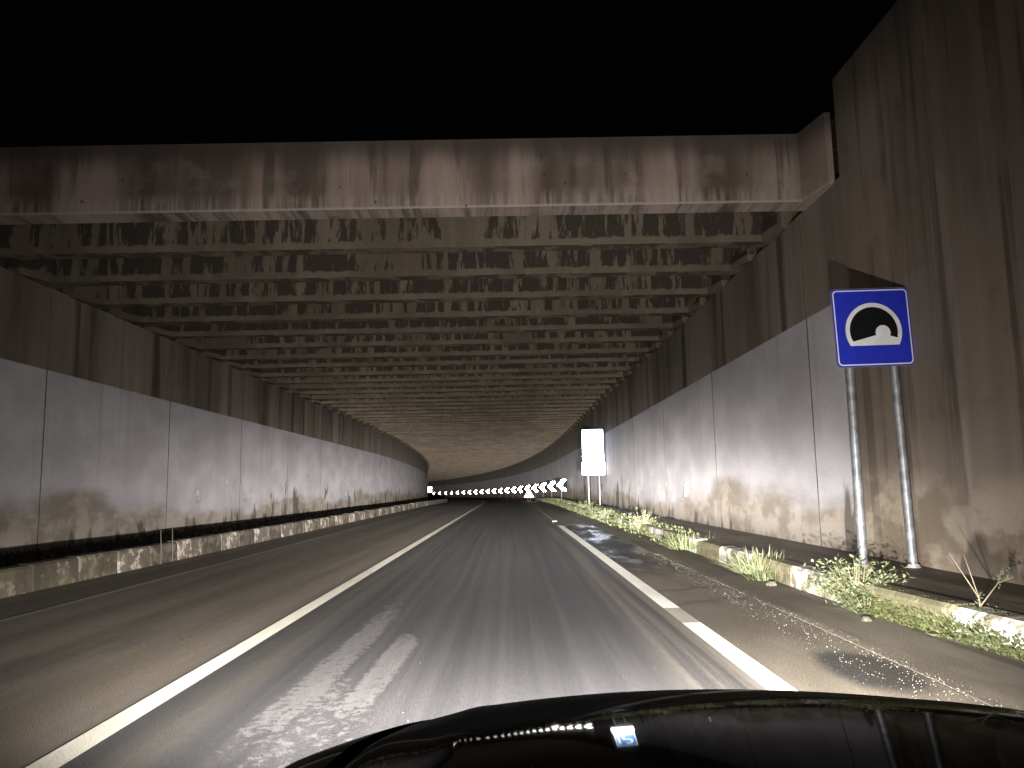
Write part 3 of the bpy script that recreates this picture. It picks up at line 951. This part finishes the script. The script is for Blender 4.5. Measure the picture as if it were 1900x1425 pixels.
weed(6.05, 3.62, .02, .42, .30, 70, 'leaf2', 'dark green weed at the kerb foot below the leaning dead stalk')
# leaning dead stalk with forked twigs
x, y, z = P(6.45, 3.70, .1)
dk = empty('dead_stalk', (x, y, z))
tag(dk, 'bare forked dead stalk leaning out of the kerb weeds', 'dead plant')
m = MB()
m.tube((0, 0, -.05), (-.02, -.02, .22), .008, .006, 6); m.tube((-.02, -.02, .22), (-.16, .10, .56), .006, .002, 6)
m.tube((-.02, -.02, .15), (.14, -.02, .33), .006, .004, 6); m.tube((.14, -.02, .33), (.20, .02, .42), .004, .002, 6)
m.tube((.14, -.02, .33), (.25, -.05, .38), .004, .002, 6); m.tube((-.02, -.02, .22), (-.07, .05, .55), .005, .002, 6)
m.build('stems', M['dry'], dk)
m = MB()
for i in range(160):
    t = random.random(); c = random.choice([(-.02, -.02, .22), (.14, -.02, .33), (0, 0, .1), (0, 0, .05), (.05, 0, .12), (.22, 0, .4)])
    la = random.uniform(0, 6.3)
    leaf(m, (c[0] + random.uniform(-.09, .09) * (1 if c[2] < .15 else .3), c[1] + random.uniform(-.09, .09) * (1 if c[2] < .15 else .3), c[2] + random.uniform(-.06, .05)),
         (math.cos(la), math.sin(la), random.uniform(0, 1)), random.uniform(.02, .05), .006)
m.build('leaves', M['leaf'], dk)
# moss and low ground cover along the kerb
m = MB()
def strew(m, s0, s1, o0, o1, z0, z1, n, L):
    for i in range(n):
        s_ = random.uniform(s0, s1); q = random.random()
        dk_ = kerb_o(s_) - kerb_o(9)
        p = P(s_, o0 + (o1 - o0) * q + dk_, z0 + (z1 - z0) * q)
        la = random.uniform(0, 6.3)
        leaf(m, p, (math.cos(la), math.sin(la), random.uniform(.3, 1.6)), random.uniform(.4, 1) * L, random.uniform(.15, .3) * L)
strew(m, 5.3, 7.9, 3.26, 3.38, .0, .18, 2600, .05)
strew(m, 4.4, 5.3, 3.22, 3.36, .0, .12, 700, .05)
strew(m, 6.0, 7.6, 3.36, 3.46, .18, .25, 700, .035)
tag(m.build('moss', M['moss']), 'yellow green moss and low plants covering the kerb face', 'moss', kind='stuff')
m = MB()
for a, b, nn in ((15.5, 27, 700), (27, 48, 1300), (48, 75, 900)):
    strew(m, a, b, 3.15, 3.75, .0, .30, nn, .11 + (a - 15) * .002)
tag(m.build('ground_cover', M['leaf2']), 'low weeds growing as one strip along the kerb inside the tunnel', 'ground cover', kind='stuff')
# dark dry growth on the left verge
m = MB()
for i in range(7000):
    s_ = random.uniform(3, 90) if i % 3 else random.uniform(3, 30)
    o_ = random.uniform(-9.4, -6.62)
    p = P(s_, o_, .17)
    la = random.uniform(0, 6.3)
    leaf(m, p, (math.cos(la), math.sin(la), random.uniform(.5, 2)), random.uniform(.06, .20), random.uniform(.008, .02))
tag(m.build('dry_grass', M['darkgrass']), 'dark dry grass and litter lying behind the left kerb', 'dry grass', kind='stuff')
# two straw stalks hanging over the left kerb
for s_, lb in ((14.75, 'thin pale straw stalk standing against the striped kerb'), (15.25, 'second thin straw stalk against the striped kerb, beside the first')):
    x, y, z = P(s_, -6.33, 0)
    st = MB(); st.tube((0, 0, -.01), (-.01, .01, .3), .008, .007, 6); st.tube((-.01, .01, .3), (-.02, .0, .62), .007, .003, 6)
    o = st.build('straw_stalk', M['straw'], None, loc=(x, y, z)); tag(o, lb, 'dead plant')

# glittering chippings on the shoulder
m = MB()
def chip(m, p, r):
    p = Vector(p)
    v = [Vector((random.uniform(-1, 1), random.uniform(-1, 1), 0)).normalized() * r * random.uniform(.6, 1.2) for _ in range(2)]
    a, b, c, d = p + Vector((r, 0, 0)), p + Vector((-r * .6, r * .8, 0)), p + Vector((-r * .6, -r * .8, 0)), p + Vector((v[0].x * .3, v[0].y * .3, r * random.uniform(.6, 1.1)))
    for q in ((a, b, d), (b, c, d), (c, a, d)): m.face(list(q))
for i in range(2600):
    s_ = 4 + 11 * random.random() ** 1.3
    o_ = random.uniform(1.76, 2.9) if i % 4 else random.gauss(2.72, .07)
    chip(m, P(s_, o_, -.006), random.uniform(.0022, .0046))
tag(m.build('stone_chippings', M['stone']), 'pale stone chippings scattered over the shoulder asphalt', 'gravel', kind='stuff')
# a loose stone in the gutter and a bigger one by the kerb
for s_, o_, r_, lb in ((7.35, 3.18, .045, 'loose pale stone lying in the gutter below the spiky weed'), (9.95, 3.18, .06, 'flat broken stone at the kerb foot near the arching grass')):
    m = MB(); N_ = 8
    rg = []
    for zz, rr in ((-.01, 1.0), (.45, 1.05), (.9, .55)):
        rg.append([(r_ * rr * random.uniform(.8, 1.2) * math.cos(6.283*k/N_), r_ * rr * random.uniform(.8, 1.2) * math.sin(6.283*k/N_), r_ * zz) for k in range(N_)])
    for a, b in zip(rg, rg[1:]):
        for k in range(N_): m.face([a[k], a[(k+1) % N_], b[(k+1) % N_], b[k]])
    m.face(rg[-1])
    tag(m.build('stone', M['dullstone'], None, loc=P(s_, o_, .005)), lb, 'stone')

# ------------------------------------------------------------------ the car we sit in
XC = .42
car = empty('car', (XC, 0, 0))
tag(car, 'glossy black car bonnet and front end driving towards the tunnel', 'car')
def prof(y):
    t = y - 1.2
    z = .907 - .13 * t - .0677 * t * t
    if y > 2.15: z -= .9 * (y - 2.15) ** 2
    return z
def crown(x):
    ax = abs(x)
    return -.125 * x * x - (.45 * max(0, ax - .66) ** 2 + 4.0 * max(0, ax - .80) ** 2)
def hoodz(x, y): return prof(y) + crown(x) - .15 * max(0.0, y - 1.5) * max(0.0, abs(x) - .50)
def patch(x0, x1, y0, y1, nx, ny, zf):
    m = MB()
    for i in range(nx):
        for j in range(ny):
            q = []
            for a, b in ((i, j), (i+1, j), (i+1, j+1), (i, j+1)):
                ty = b / ny
                xx0 = x0(y0 + (y1-y0)*ty) if callable(x0) else x0
                xx1 = x1(y0 + (y1-y0)*ty) if callable(x1) else x1
                xx, yy = xx0 + (xx1 - xx0) * a / nx, y0 + (y1 - y0) * ty
                q.append((xx, yy, zf(xx, yy)))
            m.face(q)
    return m
NOSE = 2.42
edge_r = lambda y: .70 - .09 * max(0, y - 1.3) ** 2
def bonz(x, y):
    ax = abs(x); e = edge_r(y)
    lip = .010 * max(0, 1 - (e - ax) / .05) ** 2       # rounded down at the shut line
    crease = .0025 * math.exp(-((ax - .52) / .035) ** 2)
    return hoodz(x, y) - lip + crease
bon = patch(lambda y: -edge_r(y), edge_r, .62, NOSE, 64, 72, bonz).build('bonnet', M['carpaint'], car, smooth=True, weld=True)
def side_x(y): return .895 - .20 * max(0.0, (y - 1.35) / 1.05) ** 2
def wingz(x, y):
    ax = abs(x)
    return hoodz(x, y) + .004 - 10 * max(0, ax - side_x(y) + .07) ** 2
for sgn in (-1, 1):
    m = patch((lambda y: edge_r(y) + .005) if sgn > 0 else (lambda y: -side_x(y)), side_x if sgn > 0 else (lambda y: -edge_r(y) - .005), .45, NOSE - .02, 16, 48, wingz)
    # side skin down to the sill
    for j in range(48):
        ya, yb = .45 + (NOSE - .47) * j / 48, .45 + (NOSE - .47) * (j + 1) / 48
        xs_ = side_x(ya) * sgn; xt_ = side_x(yb) * sgn
        def arch(y):
            d = abs(y - 1.62)
            return .25 if d > .37 else .05 + math.sqrt(.37**2 - d*d) + .30 - .08
        q = [(xs_, ya, wingz(xs_, ya)), (xt_, yb, wingz(xt_, yb)), (xt_, yb, arch(yb)), (xs_, ya, arch(ya))]
        m.face(q if sgn < 0 else q[::-1])
    m.build('front_wing', M['carpaint'], car, smooth=True, weld=True)
    # wheel
    wt = MB()
    prof_t = [(-.09, .22), (-.095, .265), (-.075, .29), (.075, .29), (.095, .265), (.09, .22)]
    N_ = 32
    for k in range(N_):
        a, b = 6.283185*k/N_, 6.283185*(k+1)/N_
        for (x0, r0), (x1, r1) in zip(prof_t, prof_t[1:]):
            wt.face([(x0, r0*math.cos(a), r0*math.sin(a)), (x1, r1*math.cos(a), r1*math.sin(a)), (x1, r1*math.cos(b), r1*math.sin(b)), (x0, r0*math.cos(b), r0*math.sin(b))])
    whl = wt.build('wheel', M['rubber'], car, smooth=True, loc=(sgn * .70, 1.62, .29))
    rm = MB()
    for k in range(10):
        a = 6.283185*k/10
        for sx in (sgn * .08,):
            rm.face([(sx, .05*math.cos(a-.5), .05*math.sin(a-.5)), (sx, .05*math.cos(a+.5), .05*math.sin(a+.5)), (sx, .215*math.cos(a+.12), .215*math.sin(a+.12)), (sx, .215*math.cos(a-.12), .215*math.sin(a-.12))])
    rm.tube((0, 0, 0), (sgn * .085, 0, 0), .06, n=12)
    rm.build('rim', M['alloy'], whl)
# bumper, grille, lower trim, under-bonnet bulkhead
def nose_y(x): return NOSE + .02 - .34 * (abs(x) / .9) ** 2.4
m = MB(); nx = 24
zs = [.24, .34, .46, .52, .56]
dy = [-.06, .0, .03, .02, -.02]
for i in range(nx):
    xa, xb = -.80 + 1.60*i/nx, -.80 + 1.60*(i+1)/nx
    for k in range(4):
        m.face([(xa, nose_y(xa)+dy[k], zs[k]), (xa, nose_y(xa)+dy[k+1], zs[k+1] ), (xb, nose_y(xb)+dy[k+1], zs[k+1]), (xb, nose_y(xb)+dy[k], zs[k])])
m.build('bumper', M['carpaint'], car, smooth=True, weld=True)
m = MB()
for k in range(6): m.box((-.42, NOSE + .005, .36 + k*.025), (.42, NOSE + .05, .368 + k*.025))
m.build('grille', M['trim'], car)
m = MB(); m.box((-.86, .35, .22), (.86, 2.2, .30)); m.box((-.80, .40, .30), (.80, .50, .84))
m.build('bulkhead', M['trim'], car)
m = patch(-.72, .72, .42, .62, 20, 3, lambda x, y: hoodz(x, .62) - .012 + (.62 - y) * .02).build('scuttle_panel', M['trim'], car, smooth=True)

# headlamps: housing, reflector bowl and the burning low-beam lamp with its beam pattern
def beam_nodes(ld, peak, kick):
    ld.use_nodes = True
    t = ld.node_tree
    em = t.nodes['Emission']
    class L(NT):
        def __init__(s): s.t = t
    n = L()
    tc = n.new('ShaderNodeTexCoord').outputs['Normal']
    xx = n.new('ShaderNodeSeparateXYZ'); t.links.new(tc, xx.inputs[0])
    fz = n.math('ABSOLUTE', xx.outputs[2])
    sx = n.mul(xx.outputs[0], DIRSIGN); sy = n.mul(xx.outputs[1], DIRSIGN)
    azd = n.mul(n.math('ARCTAN2', sx, fz), 57.2958)
    eld = n.mul(n.math('ARCSINE', sy), 57.2958)
    # core that fades outwards, much faster below the axis; plus a wide pool of light on the ground
    # the cut-off climbs towards the nearside
    axis = n.add(AX_EL, n.mul(n.math('MINIMUM', n.math('MAXIMUM', azd, 0.0), 16.0), .04))
    ed = n.sub(eld, axis); ad = n.sub(azd, AX_AZ)
    ax_ = n.mul(ad, 1.0 / 7.0)
    kup = n.add(K_UP, n.mul(n.math('EXPONENT', n.mul(n.mul(ax_, ax_), -1.0)), 1.3))
    ky = n.step(ed, -1.0, 1.0, K_DOWN, kup)
    ey = n.mul(ed, ky)
    r_ = n.math('SQRT', n.add(n.add(n.mul(ad, ad), n.mul(ey, ey)), 40.0))
    core = n.mul(n.math('EXPONENT', n.mul(r_, -1.0 / FOLD)), CORE)
    wid = n.math('EXPONENT', n.mul(n.mul(n.sub(azd, 2.0), n.sub(azd, 2.0)), -1.0 / 52.0 ** 2))
    near = n.math('EXPONENT', n.mul(n.mul(n.sub(azd, 34.0), n.sub(azd, 34.0)), -1.0 / 24.0 ** 2))
    dn = n.step(eld, 2.0, -5.0, n.mul(wid, STRAY), n.add(POOL, n.mul(near, 25.0)))
    az2 = n.add(azd, 4.0)
    az3 = n.mul(n.mul(az2, az2), 1.0 / SIDE ** 2)
    side = n.math('EXPONENT', n.mul(n.mul(az3, az3), -1.0))
    back = n.math('EXPONENT', n.mul(n.math('MAXIMUM', eld, 0.0), -1.0 / UPFOLD))
    steep = n.math('MINIMUM', n.add(eld, 8.5), 0.0)
    back = n.mul(back, n.math('EXPONENT', n.mul(n.mul(steep, steep), -1.0 / 7.5 ** 2)))
    tot = n.add(core, n.mul(n.mul(dn, side), back))
    t.links.new(tot, em.inputs['Strength'])
DIRSIGN = 1.0
AX_EL, AX_AZ, K_UP, K_DOWN = 0.6, -2.0, 3.1, 5.4
CORE, FOLD = 52000.0, 4.7
STRAY, POOL, SIDE, UPFOLD = 56.0, 172.0, 40.0, 60.0
for sgn in (-1, 1):
    hx = sgn * .60
    hl = MB()
    hy = nose_y(hx) - .02
    N_ = 20
    for k in range(N_):
        a, b = 6.283185*k/N_, 6.283185*(k+1)/N_
        for (y0, r0), (y1, r1) in zip([(-.10, .02), (-.07, .06), (.0, .085), (.03, .09)], [(-.07, .06), (.0, .085), (.03, .09), (.03, .10)]):
            hl.face([(r0*math.cos(a)*1.35, y0, r0*math.sin(a)*.8), (r0*math.cos(b)*1.35, y0, r0*math.sin(b)*.8), (r1*math.cos(b)*1.35, y1, r1*math.sin(b)*.8), (r1*math.cos(a)*1.35, y1, r1*math.sin(a)*.8)])
    ho = hl.build('headlight', M['chrome'], car, smooth=True, weld=True, loc=(hx, hy, .49))
    ld = bpy.data.lights.new('low_beam', 'SPOT')
    ld.energy = 60
    ld.color = (1.0, .955, .90)
    ld.spot_size = R(175); ld.spot_blend = .15
    ld.shadow_soft_size = .03
    beam_nodes(ld, 1.0, .16)
    lo_ = bpy.data.objects.new('low_beam', ld); col.objects.link(lo_)
    lo_.parent = ho
    lo_.location = (0, .07, 0)
    lo_.rotation_euler = (R(90), 0, 0)
